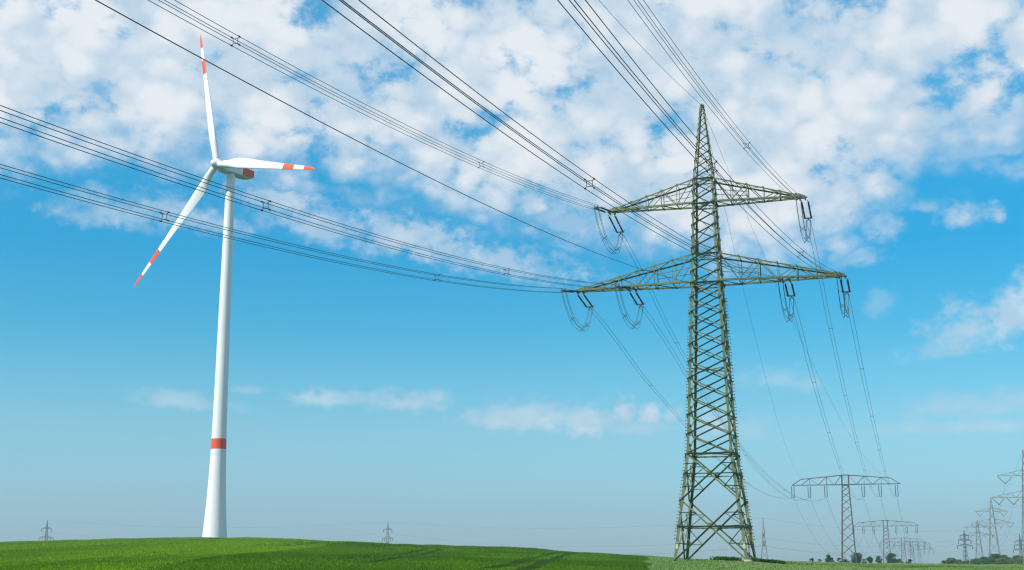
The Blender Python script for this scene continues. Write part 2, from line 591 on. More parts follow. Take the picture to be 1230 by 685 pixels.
def build_crop(name, P, mat, label, hgt, blades, wid, ears=False):
    n = len(P)
    z = ground_z(P[:, 0], P[:, 1])
    sp = P[:, 2]
    V, Q = [], []
    patch = (np.sin(P[:, 0] * 0.35 + 1.7 * np.sin(P[:, 1] * 0.021)) * np.sin(P[:, 1] * 0.05 + P[:, 0] * 0.07)
             + 0.6 * np.sin(P[:, 0] * 0.9 + P[:, 1] * 0.02) * np.sin(P[:, 1] * 0.031 + 2))
    hs = hgt * (0.84 + 0.34 * np.clip(patch * 1.6 - 0.2 * np.sign(patch), -1, 0.5)) * RNG.uniform(0.9, 1.08, n)
    b = 0
    for k in range(blades):
        ang = RNG.uniform(0, 2 * PI, n)
        rad = sp * RNG.uniform(0, 0.7, n)
        bx = P[:, 0] + rad * np.cos(ang * 3 + k)
        by = P[:, 1] + rad * np.sin(ang * 3 + k)
        w = wid * (sp / 0.36) * RNG.uniform(0.7, 1.3, n)
        lean = hs * RNG.uniform(0.1, 0.7, n)
        ca, sa = np.cos(ang), np.sin(ang)
        la = RNG.uniform(0, 2 * PI, n)
        zz = z - 0.04
        v0 = np.stack([bx - w * ca, by - w * sa, zz], 1)
        v1 = np.stack([bx + w * ca, by + w * sa, zz], 1)
        hh = hs * RNG.uniform(0.75, 1.1, n)
        tip = np.stack([bx + lean * np.cos(la), by + lean * np.sin(la), zz + hh], 1)
        tw = w * (0.9 if ears else 0.45)
        v2 = tip + np.stack([tw * ca, tw * sa, 0 * w], 1)
        v3 = tip - np.stack([tw * ca, tw * sa, 0.15 * hh], 1)
        V.append(np.stack([v0, v1, v2, v3], 1).reshape(-1, 3))
        Q.append(np.arange(b, b + 4 * n).reshape(-1, 4))
        b += 4 * n
    o = fast_mesh(name, np.concatenate(V), np.concatenate(Q), mat)
    tag(o, label, 'crop', kind='stuff')
    return o


CP_ = crop_points()
side = field_side(CP_[:, 0], CP_[:, 1])
build_crop('crop', CP_[side == 0], M['crop_green'], 'bright green young cereal covering the hill below the wind turbine', 0.23, 7, 0.028)
build_crop('crop', CP_[side == 1], M['crop_deep'], 'deeper green cereal with tractor lines between the turbine hill and the pale field', 0.26, 7, 0.028)
build_crop('crop', CP_[side == 2], M['crop_pale'], 'pale grey-green cereal in ear around the foot of the large pylon', 0.30, 8, 0.026, True)

# ------------------------------------------------------------------ wind turbine
TB = at(255.4, 643.0, 343.5)
tz = float(ground_z(TB[0], TB[1])) - 0.15
HUB = at(260.6, 197.2, 340.0)
AX = np.array([math.cos(R(230.9)) * math.cos(R(4.3)), math.sin(R(230.9)) * math.cos(R(4.3)), math.sin(R(4.3))])
RT = unit(np.cross([0, 0, 1.0], AX))
UPV = np.cross(AX, RT)
turb = empty('wind_turbine', (TB[0], TB[1], tz), 0, 'tall white three-blade wind turbine with red bands standing on the green hill', 'wind turbine')
TO = np.array([TB[0], TB[1], tz])
hubL = HUB - TO
towL = hubL - AX * 4.7                            # where the tower axis meets the nacelle
towH = towL[2] - 1.36

tw = MB()
seg = 48


def tower_r(h):
    return float(np.interp(h, [0, 2, 5, 9, 14, 20, 27, 36, 54, 80, towH], [3.08, 2.92, 2.70, 2.44, 2.20, 1.98, 1.83, 1.70, 1.53, 1.27, 1.13]))


band0, band1 = at(258, 539.8, 343.5)[2] - tz, at(258, 527.3, 343.5)[2] - tz
hsl = sorted(set([0, 1, 2, 3.5, 5, 7, 9, 11.5, 14, 17, 20, 23.5, band0, band1, 31, 36, 40, 46, 52, 60, 70, 80, towH - 1, towH]))
for a_, b_ in zip(hsl[:-1], hsl[1:]):
    mi = 1 if (a_ >= band0 - 1e-6 and b_ <= band1 + 1e-6) else 0
    vs, fs = [], []
    for h in (a_, b_):
        r_ = tower_r(h)
        f_ = h / towH
        for j in range(seg):
            t = 2 * PI * j / seg
            vs.append((towL[0] * 0 + r_ * math.cos(t), r_ * math.sin(t), h))
    fs = [(j, (j + 1) % seg, seg + (j + 1) % seg, seg + j) for j in range(seg)]
    tw.add(vs, fs, mi)
tower_o = tw.build('tower', [M['white'], M['red']], turb, True)
# weld so that shading runs smoothly up the shaft
import bmesh
bm = bmesh.new()
bm.from_mesh(tower_o.data)
bmesh.ops.remove_doubles(bm, verts=bm.verts, dist=0.0005)
bm.to_mesh(tower_o.data)
bm.free()
# section flanges: thin proud rings where the tower sections bolt together
for hf in (21.0, 53.5, 76.0):
    fl = MB()
    rr = tower_r(hf)
    fl.lathe((0, 0, hf - .06), (0, 0, hf + .06), [(0, rr - .01), (.02, rr + .03), (.10, rr + .03), (.12, rr - .01)], 48)
    fl.build('flange', M['white'], tower_o)
# tower top centre is under the nacelle: shift so the axis passes there
lean = np.array([towL[0], towL[1]])


def local(p):
    return tuple(np.asarray(p, float))


# nacelle: rounded box lofted along the shaft axis
na = MB()
st = [(1.25, 1.0, 1.1, 0.0), (1.5, 1.35, 1.35, 0.0), (2.4, 1.55, 1.42, 0.02), (4.5, 1.62, 1.40, 0.06), (7.4, 1.62, 1.38, 0.10), (8.6, 1.60, 1.34, 0.12),
      (10.2, 1.56, 1.22, 0.20), (11.3, 1.48, 1.05, 0.34), (11.55, 1.32, 0.9, 0.38)]
ns = 24
prev = None
rings = []
for q, hw, hh, dzz in st:
    ring = []
    for j in range(ns):
        t = 2 * PI * j / ns
        c_, s_ = math.cos(t), math.sin(t)
        e = 0.22
        sx = math.copysign(abs(c_) ** e, c_)
        sy = math.copysign(abs(s_) ** e, s_)
        ring.append(hubL - AX * q + RT * hw * sx + UPV * (hh * sy + dzz))
    rings.append(ring)
vs = [v for r_ in rings for v in r_]
for i in range(len(rings) - 1):
    fs = {0: [], 1: []}
    for j in range(ns):
        k = (j + 1) % ns
        tm = 2 * PI * (j + .5) / ns
        on_side = abs(math.cos(tm)) > 0.92
        mi = 1 if (on_side and 4 <= i <= 6) else 0
        fs[mi].append((i * ns + j, i * ns + k, (i + 1) * ns + k, (i + 1) * ns + j))
    for mi in fs:
        if fs[mi]:
            used = sorted({v for f in fs[mi] for v in f})
            mp = {v: n for n, v in enumerate(used)}
            na.add([vs[v] for v in used], [tuple(mp[v] for v in f) for f in fs[mi]], mi)
na.add(rings[0], [tuple(range(ns))])
na.add(rings[-1], [tuple(range(ns))])
nac = na.build('nacelle', [M['white'], M['red']], turb, False)
bm = bmesh.new()
bm.from_mesh(nac.data)
bmesh.ops.remove_doubles(bm, verts=bm.verts, dist=0.001)
bmesh.ops.recalc_face_normals(bm, faces=bm.faces)
bm.to_mesh(nac.data)
bm.free()
ve = MB()
c0 = hubL - AX * 10.2 + UPV * 1.86
for k in range(2):
    b0 = c0 + RT * (0.5 - k)
    ve.tube([b0 - UPV * .3, b0 + UPV * 0.9], 0.05)
    ve.bar(b0 + UPV * .9 - RT * .25, b0 + UPV * .9 + RT * .25, .08)
ve.build('wind_vane', M['grille'], nac)
# yaw collar between tower and nacelle
yc = MB()
tt = np.array([towL[0], towL[1], towH])
yc.lathe((0, 0, towH - .05), (0, 0, towH + .9), [(0, 1.14), (.1, 1.25), (.85, 1.25), (.95, 1.1)], 32)
yaw = yc.build('yaw_collar', M['white'], turb, True)

# hub and spinner
hb = MB()
hb.lathe(hubL - AX * 1.35, hubL + AX * 1.9, [(0, 1.12), (0.15, 1.32), (0.9, 1.42), (1.5, 1.40), (2.1, 1.25), (2.6, 0.98), (2.95, 0.66), (3.15, 0.33), (3.25, 0.02)], 28)
hub_o = hb.build('hub', M['white'], turb, True)

# blades
RB = 41.3
prof_r = [0.022, 0.045, 0.07, 0.10, 0.135, 0.17, 0.21, 0.26, 0.33, 0.42, 0.52, 0.61, 0.69, 0.795, 0.893, 0.94, 0.97, 0.99, 1.0]
prof_c = [1.75, 1.75, 1.80, 2.05, 2.5, 2.9, 3.1, 3.02, 2.72, 2.35, 2.0, 1.74, 1.53, 1.27, 0.98, 0.80, 0.60, 0.36, 0.10]
prof_t = [1.0, 1.0, 0.95, 0.78, 0.58, 0.43, 0.35, 0.30, 0.26, 0.23, 0.21, 0.2, 0.19, 0.18, 0.17, 0.17, 0.17, 0.17, 0.17]
prof_w = [13, 13, 13, 13, 13, 12.5, 11.5, 9.5, 7.3, 5.2, 3.6, 2.5, 1.8, 1.0, 0.4, 0.1, 0, 0, 0]
NSEC = 28


def section(blend):
    pts = []
    for j in range(NSEC):
        t = 2 * PI * j / NSEC
        xc = (1 + math.cos(t)) / 2                       # 1 leading edge, 0 trailing edge
        s = 1 - xc
        th = 5 * (0.2969 * math.sqrt(s) - 0.126 * s - 0.3516 * s * s + 0.2843 * s ** 3 - 0.1015 * s ** 4)
        ya = math.copysign(th, math.sin(t)) if 0 < j < NSEC and j != NSEC // 2 else 0
        xa = 0.30 - s
        xcir, ycir = 0.5 * math.cos(t), 0.5 * math.sin(t)
        pts.append(((1 - blend) * xa + blend * xcir, (1 - blend) * ya, blend * ycir))
    return pts


CONE = R(1.9)
for kb in range(3):
    t0 = R(-16.5 + 120 * kb)
    e0 = math.cos(t0) * UPV + math.sin(t0) * RT
    tg = -math.sin(t0) * UPV + math.cos(t0) * RT
    e_ = math.cos(CONE) * e0 + math.sin(CONE) * AX
    fl_ = unit(np.cross(tg, e_))                          # flap direction
    if fl_ @ AX < 0:
        fl_ = -fl_
    bl = MB()
    rings = []
    for r_, c_, th_, tw_ in zip(prof_r, prof_c, prof_t, prof_w):
        le = math.cos(R(tw_)) * tg + math.sin(R(tw_)) * fl_
        nn = -math.sin(R(tw_)) * tg + math.cos(R(tw_)) * fl_
        blend = 1.0 if r_ < 0.05 else max(0.0, 1 - (r_ - 0.05) / 0.13)
        blend = blend * blend * (3 - 2 * blend)
        ring = [hubL + e_ * RB * r_ + le * c_ * xa + nn * (c_ * th_ * ya + c_ * yc_ * 1.0) for xa, ya, yc_ in section(blend)]
        rings.append(ring)
    for i in range(len(rings) - 1):
        rm = (prof_r[i] + prof_r[i + 1]) / 2
        mi = 1 if (0.69 < rm < 0.795 or rm > 0.893) else 0
        bl.add(rings[i] + rings[i + 1], [(j, (j + 1) % NSEC, NSEC + (j + 1) % NSEC, NSEC + j) for j in range(NSEC)], mi)
    bl.add(rings[0], [tuple(range(NSEC))])
    bl.add(rings[-1], [tuple(range(NSEC))], 1)
    bo = bl.build('blade', [M['white'], M['red']], turb, True)
    bm = bmesh.new()
    bm.from_mesh(bo.data)
    bmesh.ops.remove_doubles(bm, verts=bm.verts, dist=0.0005)
    bmesh.ops.recalc_face_normals(bm, faces=bm.faces)
    bm.to_mesh(bo.data)
    bm.free()
    rt = MB()
    rt.lathe(hubL + e_ * 0.5, hubL + e_ * 1.3, [(0, 0.99), (0.62, 0.99), (0.75, 0.9)], 24)
    rt.build('blade_collar', M['white'], bo, True)

# the tower axis passes under the nacelle: move tower and collar to that spot
for o in (tower_o, yaw):
    o.location = (float(lean[0]), float(lean[1]), 0)


# ------------------------------------------------------------------ lattice steel
class Prof:
    """Half width of a square lattice body by height."""

    def __init__(self, pts):
        self.z, self.h = zip(*pts)

    def __call__(self, z):
        return float(np.interp(z, self.z, self.h))


def corner(P, z, sx, sy):
    h = P(z)
    return np.array([sx * h, sy * h, z])


FACES = [((-1, -1), (1, -1), (0, -1, 0)), ((1, -1), (1, 1), (1, 0, 0)), ((1, 1), (-1, 1), (0, 1, 0)), ((-1, 1), (-1, -1), (-1, 0, 0))]

# --- the large pylon, local frame: x along the crossarms, y away from the viewer
PROT = R(-16.6)
PB = np.array([20.68, 140.0, 2.45])
pyl = empty('transmission_pylon', PB, PROT, 'large olive green lattice pylon with two crossarms at right of centre', 'pylon')
BP = Prof([(-0.3, 3.74), (0, 3.70), (10.8, 2.32), (28.7, 1.52), (37.35, 1.16), (40.1, 1.06), (48.5, 0.17)])
ZB, ZL, ZU, ZP, ZT = 10.8, 28.7, 37.35, 40.1, 48.5
LZ = 3.1                                                     # truss depth at the body

legs = {}
for sx, sy in ((-1, -1), (1, -1), (1, 1), (-1, 1)):
    lm = MB()
    zs = [0.0, ZB, ZL, ZU, ZP, ZT]
    ws = [0.28, 0.25, 0.21, 0.18, 0.13]
    for a_, b_, w_ in zip(zs[:-1], zs[1:], ws):
        lm.angle(corner(BP, a_, sx, sy), corner(BP, b_, sx, sy), w_, (-sx, 0, 0), (0, -sy, 0), w_ * .16)
    # splice plates
    for z_ in (5.9, ZB, 16.4, 22.3, ZL, 33.0):
        c_ = corner(BP, z_, sx, sy)
        u_ = unit(corner(BP, z_ + 1, sx, sy) - c_)
        lm.bar(c_ - u_ * .45 + np.array([-sx * .16, sy * .012, 0]), c_ + u_ * .45 + np.array([-sx * .16, sy * .012, 0]), .02, .30, (1, 0, 0))
        lm.bar(c_ - u_ * .45 + np.array([sx * .012, -sy * .16, 0]), c_ + u_ * .45 + np.array([sx * .012, -sy * .16, 0]), .02, .30, (0, 1, 0))
    lo = lm.build('leg', M['green_paint'], pyl)
    legs[(sx, sy)] = lo
    ft = MB()
    g = corner(BP, -0.0, sx, sy)
    ft.lathe((g[0], g[1], -1.3), (g[0], g[1], 0), [(0, .44), (1.30, .44), (1.38, .40), (1.41, .33)] if (sx, sy) == (1, -1) else [(0, .44), (1.16, .44), (1.24, .40), (1.27, .33)], 20)
    ft.build('footing', M['concrete'], lo)
    if sy == -1:
        mk = MB()
        c_ = corner(BP, 1.5, sx, sy)
        u_ = unit(corner(BP, 2.5, sx, sy) - c_)
        mk.bar(c_ + np.array([-sx * .17, -.03, 0]) - u_ * .32, c_ + np.array([-sx * .17, -.03, 0]) + u_ * .32, .22, .02, (0, 1, 0))
        mk.build('marker_plate', M['marker'], lo)
    if (sx, sy) in ((-1, -1), (1, 1)):
        sb = MB()
        for i, z_ in enumerate(np.arange(2.2, 27.5, 0.34)):
            c_ = corner(BP, z_, sx, sy)
            dv = unit(np.array([sx, sy * .25, 0])) if i % 2 else unit(np.array([sx, sy * .6, 0]))
            sb.bar(c_, c_ + dv * .19, .05)
            sb.bar(c_ + dv * .18, c_ + dv * .22, .10)
        sb.build('step_bolts', M['green_paint'], lo)

mid_n = 10
w = np.linspace(2.02, 1.56, mid_n)
zm = ZB + np.concatenate([[0], np.cumsum(w / w.sum() * (ZL - ZB))])
zu = np.linspace(ZL, ZP, 10)
wp = np.linspace(1.2, 0.55, 10)
zp = ZP + np.concatenate([[0], np.cumsum(wp / wp.sum() * (ZT - 0.25 - ZP))])


def plate(mb, c_, n_, s_, z_=None):
    n_ = np.asarray(n_, float)
    e_ = np.cross(n_, [0, 0, 1.0])
    c_ = np.asarray(c_, float)
    z_ = z_ or s_
    mb.prism(c_ - n_ * .012, c_ + n_ * .012, [(-s_, -z_ * .5), (-s_ * .5, -z_), (s_ * .5, -z_), (s_, -z_ * .5), (s_, z_ * .5), (s_ * .5, z_), (-s_ * .5, z_), (-s_, z_ * .5)],
             e_, np.array([0, 0, 1.0]))


for fi, (A_, B_, N_) in enumerate(FACES):
    n_ = np.array(N_, float)
    lb = MB()

    def br(P, Q, size, off=0.0, up=False):
        """Bracing angle: one flange in the face, the other sticking out of or into it."""
        P, Q = np.asarray(P) + n_ * off, np.asarray(Q) + n_ * off
        d_ = unit(Q - P)
        inpl = np.cross(n_, d_)
        if inpl[2] < 0:
            inpl = -inpl
        lb.angle(P, Q, size, inpl if up else -inpl, n_ if off > 0 else -n_)

    def cA(z):
        return corner(BP, z, *A_)

    def cB(z):
        return corner(BP, z, *B_)

    # splayed foot: two tall X panels with horizontals and redundant members
    for z0, z1, s_ in ((0.05, 6.15, .16), (6.15, ZB, .15)):
        br(cA(z0), cB(z1), s_, .03)
        br(cB(z0), cA(z1), s_, -.03)
        # crossing height for a trapezoid panel
        h0, h1 = BP(z0), BP(z1)
        zc = z0 + (z1 - z0) * h0 / (h0 + h1)
        C_ = (cA(zc) + cB(zc)) / 2
        br(cA(zc), cB(zc), .14 if z0 < 1 else .10, .05)
        plate(lb, C_ + n_ * .05, n_, .26)
        for cor in (cA, cB):
            for zz, far in ((z0, z1), (z1, z0)):
                mid = (cor(zz) + C_) / 2
                br(cor(mid[2]), mid, .085, .02)
                br(mid, cor((zc + mid[2]) / 2 + (zc - mid[2]) * .5), .085, .02)
    br(cA(ZB), cB(ZB), .16, .05)
    for i in range(mid_n):
        z0, z1 = zm[i], zm[i + 1]
        s_ = .135 if i < 5 else .12
        br(cA(z0), cB(z1), s_, .035)
        br(cB(z0), cA(z1), s_, -.035)
        h0, h1 = BP(z0), BP(z1)
        zc = z0 + (z1 - z0) * h0 / (h0 + h1)
        plate(lb, (cA(zc) + cB(zc)) / 2, n_, .15, .11)
        plate(lb, cA(z1) * .94 + cB(z1) * .06 + n_ * .03, n_, .15, .12)
        plate(lb, cB(z1) * .94 + cA(z1) * .06 + n_ * .03, n_, .15, .12)
    for i in range(len(zu) - 1):
        z0, z1 = zu[i], zu[i + 1]
        br(cA(z0), cB(z1), .12, .03)
        if i % 2 == 0:
            br(cB(z0), cA(min(z1 + (zu[1] - zu[0]), ZP)), .07, -.03)
        plate(lb, cA(z0) * .93 + cB(z0) * .07 + n_ * .03, n_, .13, .11)
        plate(lb, cB(z1) * .93 + cA(z1) * .07 + n_ * .03, n_, .13, .11)
    for z_ in (ZL, ZL + LZ, ZU, ZP):
        br(cA(z_), cB(z_), .17 if z_ in (ZL, ZU) else .14, .05)
    for i in range(len(zp) - 1):
        br(cA(zp[i]), cB(zp[i + 1]), .09 if i < 5 else .07, .02)
        if i < 3:
            br(cB(zp[i]), cA(zp[i + 1]), .05, -.02)
    lb.build('lattice_face', M['green_paint'], pyl)

# horizontal diaphragms inside the body and the peak cap
for z_ in (3.4, ZB, 19.5, ZL, ZL + LZ, ZU, ZP):
    dm = MB()
    dm.angle(corner(BP, z_, -1, -1), corner(BP, z_, 1, 1), .10, (0, 0, 1), (1, 0, 0))
    dm.angle(corner(BP, z_ + .04, -1, 1), corner(BP, z_ + .04, 1, -1), .10, (0, 0, 1), (1, 0, 0))
    dm.build('diaphragm', M['green_paint'], pyl)
pk = MB()
pk.prism((0, 0, ZT - .15), (0, 0, ZT + .12), [(-.22, -.22), (.22, -.22), (.22, .22), (-.22, .22)], np.array([1., 0, 0]), np.array([0, 1., 0]))
pk.bar((0, -.55, ZT + .05), (0, .55, ZT + .05), .10, .12)
pk.build('peak_cap', M['green_paint'], pyl)


def crossarm(side_, zb, depth, reach, attach):
    """Triangular box truss: two bottom chords, two top chords, zigzag webs; tapers to the tip."""
    b0, b1 = BP(zb), BP(zb + depth)
    tipw, tiph = 0.42, 0.32

    def bot(x, sy):
        f_ = (x - b0) / (reach - b0)
        return np.array([side_ * x, sy * (b0 + (tipw - b0) * f_), zb])

    xt = reach - 0.7

    def top(x, sy):
        f_ = (x - b1) / (xt - b1)
        return np.array([side_ * x, sy * (b1 + (tipw - b1) * f_), zb + depth + (tiph - depth) * f_])

    arm = empty_part = None
    ch = MB()
    for sy in (-1, 1):
        ch.angle(bot(b0 - .1, sy), bot(reach, sy), .20, (0, -sy, 0), (0, 0, 1), .03)
        ch.angle(top(b1 - .1, sy), top(xt, sy), .15, (0, -sy, 0), (0, 0, -1), .024)
        ch.angle(top(xt, sy), bot(reach, sy), .14, (0, -sy, 0), (0, 0, 1), .024)
    npan = max(4, int(round((reach - b0) / 2.05)))
    xs = np.linspace(b0, xt - .2, npan + 1)
    for sy in (-1, 1):
        nrm = np.array([0, sy, 0.0])
        for i in range(npan + 1):
            x = xs[i]
            if 0 < i:
                s_ = .10 if i % 2 == 0 else .06
                P_, Q_ = bot(x, sy), top(max(x, b1), sy)
                if Q_[2] - P_[2] > .35:
                    ch.angle(P_, Q_, s_, (side_, 0, 0), -nrm)
                    plate(ch, Q_ + nrm * .015, nrm, .13, .10)
                    plate(ch, P_ + nrm * .015 + np.array([0, 0, .08]), nrm, .16, .10)
            if i < npan:
                xn = xs[i + 1]
                P_, Q_ = (top(max(x, b1), sy), bot(xn, sy)) if i % 2 == 0 else (bot(x, sy), top(xn, sy))
                ch.angle(P_, Q_, .085, (0, 0, 1), -nrm)
        # half-height ledger next to the body
        m0 = (bot(b0, sy) + top(b1, sy)) / 2
        x2 = xs[2]
        m1 = (bot(x2, sy) + top(x2, sy)) / 2
        ch.angle(m0, m1, .065, (0, 0, 1), -nrm)
    for i in range(npan):
        x, xn = xs[i], xs[i + 1]
        s1 = 1 if i % 2 else -1
        ch.angle(bot(x, s1), bot(xn, -s1), .09, (0, 0, 1), (side_, 0, 0))
        ch.angle(bot(xn, -1), bot(xn, 1), .08, (0, 0, 1), (side_, 0, 0))
        if i < npan - 1:
            ch.angle(top(max(x, b1), -s1), top(xn, s1), .06, (0, 0, -1), (side_, 0, 0))
            ch.angle(top(xn, -1), top(xn, 1), .06, (0, 0, -1), (side_, 0, 0))
    # attachment beams under the chords
    for xa in attach:
        ch.bar(bot(xa - .45, -1) + [0, -.25, -.05], bot(xa - .45, 1) + [0, .25, -.05], .12, .16)
        ch.bar(bot(min(xa + .25, reach), -1) + [0, -.25, -.05], bot(min(xa + .25, reach), 1) + [0, .25, -.05], .12, .16)
        if xa < reach - 1:
            ch.bar(bot(xa - .45, -1), bot(xa - .45, 1) + [0, 0, 0], .05, .22)
    return ch.build('crossarm', M['green_paint'], pyl)


ARMS = {}
for s_ in (-1, 1):
    ARMS[('low', s_)] = crossarm(s_, ZL, LZ, 14.15, (8.3, 14.0))
    ARMS[('up', s_)] = crossarm(s_, ZU, 2.75, 10.5, (10.4,))

# ------------------------------------------------------------------ conductors of the large pylon
u_arm = np.array([math.cos(PROT), math.sin(PROT)])
v_arm = np.array([-math.sin(PROT), math.cos(PROT)])
HIN = np.array([math.cos(R(252)), math.sin(R(252)), 0])
P1Y = 460.0
ATT = dict(B=(-14.0, ZL), A=(-8.3, ZL), C=(8.3, ZL), D=(14.0, ZL), F=(-10.4, ZU), E=(10.4, ZU))
IN = dict(B=(-0.1970, 31.28), A=(-0.1960, 31.34), F=(-0.1913, 39.94), C=(-0.1939, 30.94), D=(-0.1909, 31.03), E=(-0.1814, 39.18))
OUTQ = dict(B=(96.26, 464.6, 25.9), F=(101.29, 463.2, 25.8), A=(106.34, 461.7, 25.7), C=(117.63, 458.5, 25.55), E=(122.71, 457.0, 25.5), D=(127.6, 455.6, 25.4))
OUTA = dict(B=.00027, F=.00040, A=.00032, C=.00030, E=.00032, D=.00018)
WHERE = dict(B='outer end of the lower left crossarm', A='middle of the lower left crossarm', C='middle of the lower right crossarm',
             D='outer end of the lower right crossarm', F='end of the upper left crossarm', E='end of the upper right crossarm')
INLAB = dict(B='lower of the two four-wire bundles crossing the turbine tower', A='upper of the two four-wire bundles crossing the turbine tower',
             C='four-wire bundle crossing the upper left crossarm on its way behind the pylon body',
             D='four-wire bundle crossing the pylon peak towards the lower right crossarm tip',
             F='four-wire bundle ending at the upper left crossarm tip', E='four-wire bundle ending at the upper right crossarm tip')
OUTLAB = dict(B='thin conductors falling away behind the pylon from the lower left crossarm tip',
              A='thin conductors falling away behind the pylon from the middle of the lower left crossarm',
              C='thin conductors falling away from the middle of the lower right crossarm',
              D='thin conductors falling away from the lower right crossarm tip', F='thin conductors falling away from the upper left crossarm tip',
              E='thin conductors falling away from the upper right crossarm tip')
SPAC = 0.44
QUAD = [(-.5, .5), (.5, .5), (.5, -.5), (-.5, -.5)]


def insulators(arm, P, Q, gap=0.34, discs=16, rad=0.105):
    """Twin dead-end string from P (crossarm) to Q (conductor clamp): part of the crossarm."""
    P, Q = np.asarray(P, float), np.asarray(Q, float)
    d_ = unit(Q - P)
    sd = unit(np.cross(d_, [0, 0, 1.0]))
    L = np.linalg.norm(Q - P)
    mb = MB()
    a0, a1 = 0.55, L - 0.75
    for s_ in (-1, 1):
        o_ = sd * s_ * gap
        prof = [(0, .05)]
        step = (a1 - a0) / discs
        for i in range(discs):
            if i == discs // 2:
                prof += [(i * step + step * .1, .06), (i * step + step * .9, .06)]
                continue
            prof += [(i * step + step * .15, .05), (i * step + step * .30, rad), (i * step + step * .62, rad * .86), (i * step + step * .72, .05)]
        prof.append((a1 - a0, .05))
        mb.lathe(P + d_ * a0 + o_, P + d_ * a1 + o_, prof, 9, 0)
        mb.bar(P + d_ * 0.02 + o_ * .9, P + d_ * a0 + o_, .06, .06, (0, 0, 1), 1)
        mb.bar(P + d_ * a1 + o_, P + d_ * (a1 + .2) + o_, .07, .07, (0, 0, 1), 1)
        # arcing horns
        mb.tube([P + d_ * a1 + o_, P + d_ * (a1 - .1) + o_ * 1.8, P + d_ * (a1 - .45) + o_ * 2.0], .018, 5, 1)
    mb.bar(P + d_ * (a1 + .2) - sd * (gap + .1), P + d_ * (a1 + .2) + sd * (gap + .1), .10, .14, (0, 0, 1), 1)
    mb.bar(P + d_ * (a1 + .2), P + d_ * (L - .2), .09, .09, (0, 0, 1), 1)
    up_ = np.cross(sd, d_)
    for ux, uz in QUAD:
        mb.bar(P + d_ * (L - .25), Q + sd * ux * SPAC + up_ * uz * SPAC, .055, .055, (0, 0, 1), 1)
    # the string belongs to the pylon: into its local frame
    T = Matrix.Translation(Vector(PB)) @ Matrix.Rotation(PROT, 4, 'Z')
    Ti = np.array(T.inverted())
    mb.V = [tuple(Ti[:3, :3] @ np.array(v) + Ti[:3, 3]) for v in mb.V]
    return mb.build('insulator_string', [M['insulator'], M['hardware']], arm)


def att_point(k, back):
    off, z_ = ATT[k]
    b0, reach = BP(z_), 14.15 if z_ == ZL else 10.5
    hw_ = b0 + (.42 - b0) * (abs(off) - b0) / (reach - b0) + .18
    xy = PB[:2] + u_arm * off + v_arm * (hw_ if back else -hw_)
    return np.array([xy[0], xy[1], PB[2] + z_ - .12])


def bundle(name, fn, s0, s1, n, hd, spacers, rad, label, group, cat='power line', quad=True, spacer_part=True):
    """Span of parallel wires along heading hd; fn(s) is the centre line."""
    s = np.linspace(s0, s1, n)
    C_ = np.array([fn(x) for x in s])
    sd = np.array([-hd[1], hd[0], 0.0])
    base = C_[0]
    root = empty(name, base, 0, label, cat, group)
    for ux, uz in (QUAD if quad else [(-.5, 0), (.5, 0)]):
        mb = MB()
        mb.tube(C_ - base + sd * ux * SPAC + np.array([0, 0, uz * SPAC]), rad, 6)
        mb.build('wire', M['wire'], root, True)
    for sp in spacers:
        c_ = np.array(fn(sp)) - base
        mb = MB()
        q = [c_ + sd * ux * SPAC + np.array([0, 0, uz * SPAC]) for ux, uz in (QUAD if quad else [(-.5, 0), (.5, 0)])]
        if quad:
            inner = [c_ + (p_ - c_) * .62 for p_ in q]
            for i in range(4):
                mb.bar(inner[i], inner[(i + 1) % 4], .028, .028, (0, 0, 1))
                mb.bar(inner[i], q[i], .028, .028, (0, 0, 1))
                mb.bar(q[i] - hd * .09, q[i] + hd * .09, .06, .06)
        else:
            mb.bar(q[0], q[1], .05)
            for p_ in q:
                mb.bar(p_ - hd * .1, p_ + hd * .1, .085)
        mb.build('spacer', M['hardware'], root)
    return root


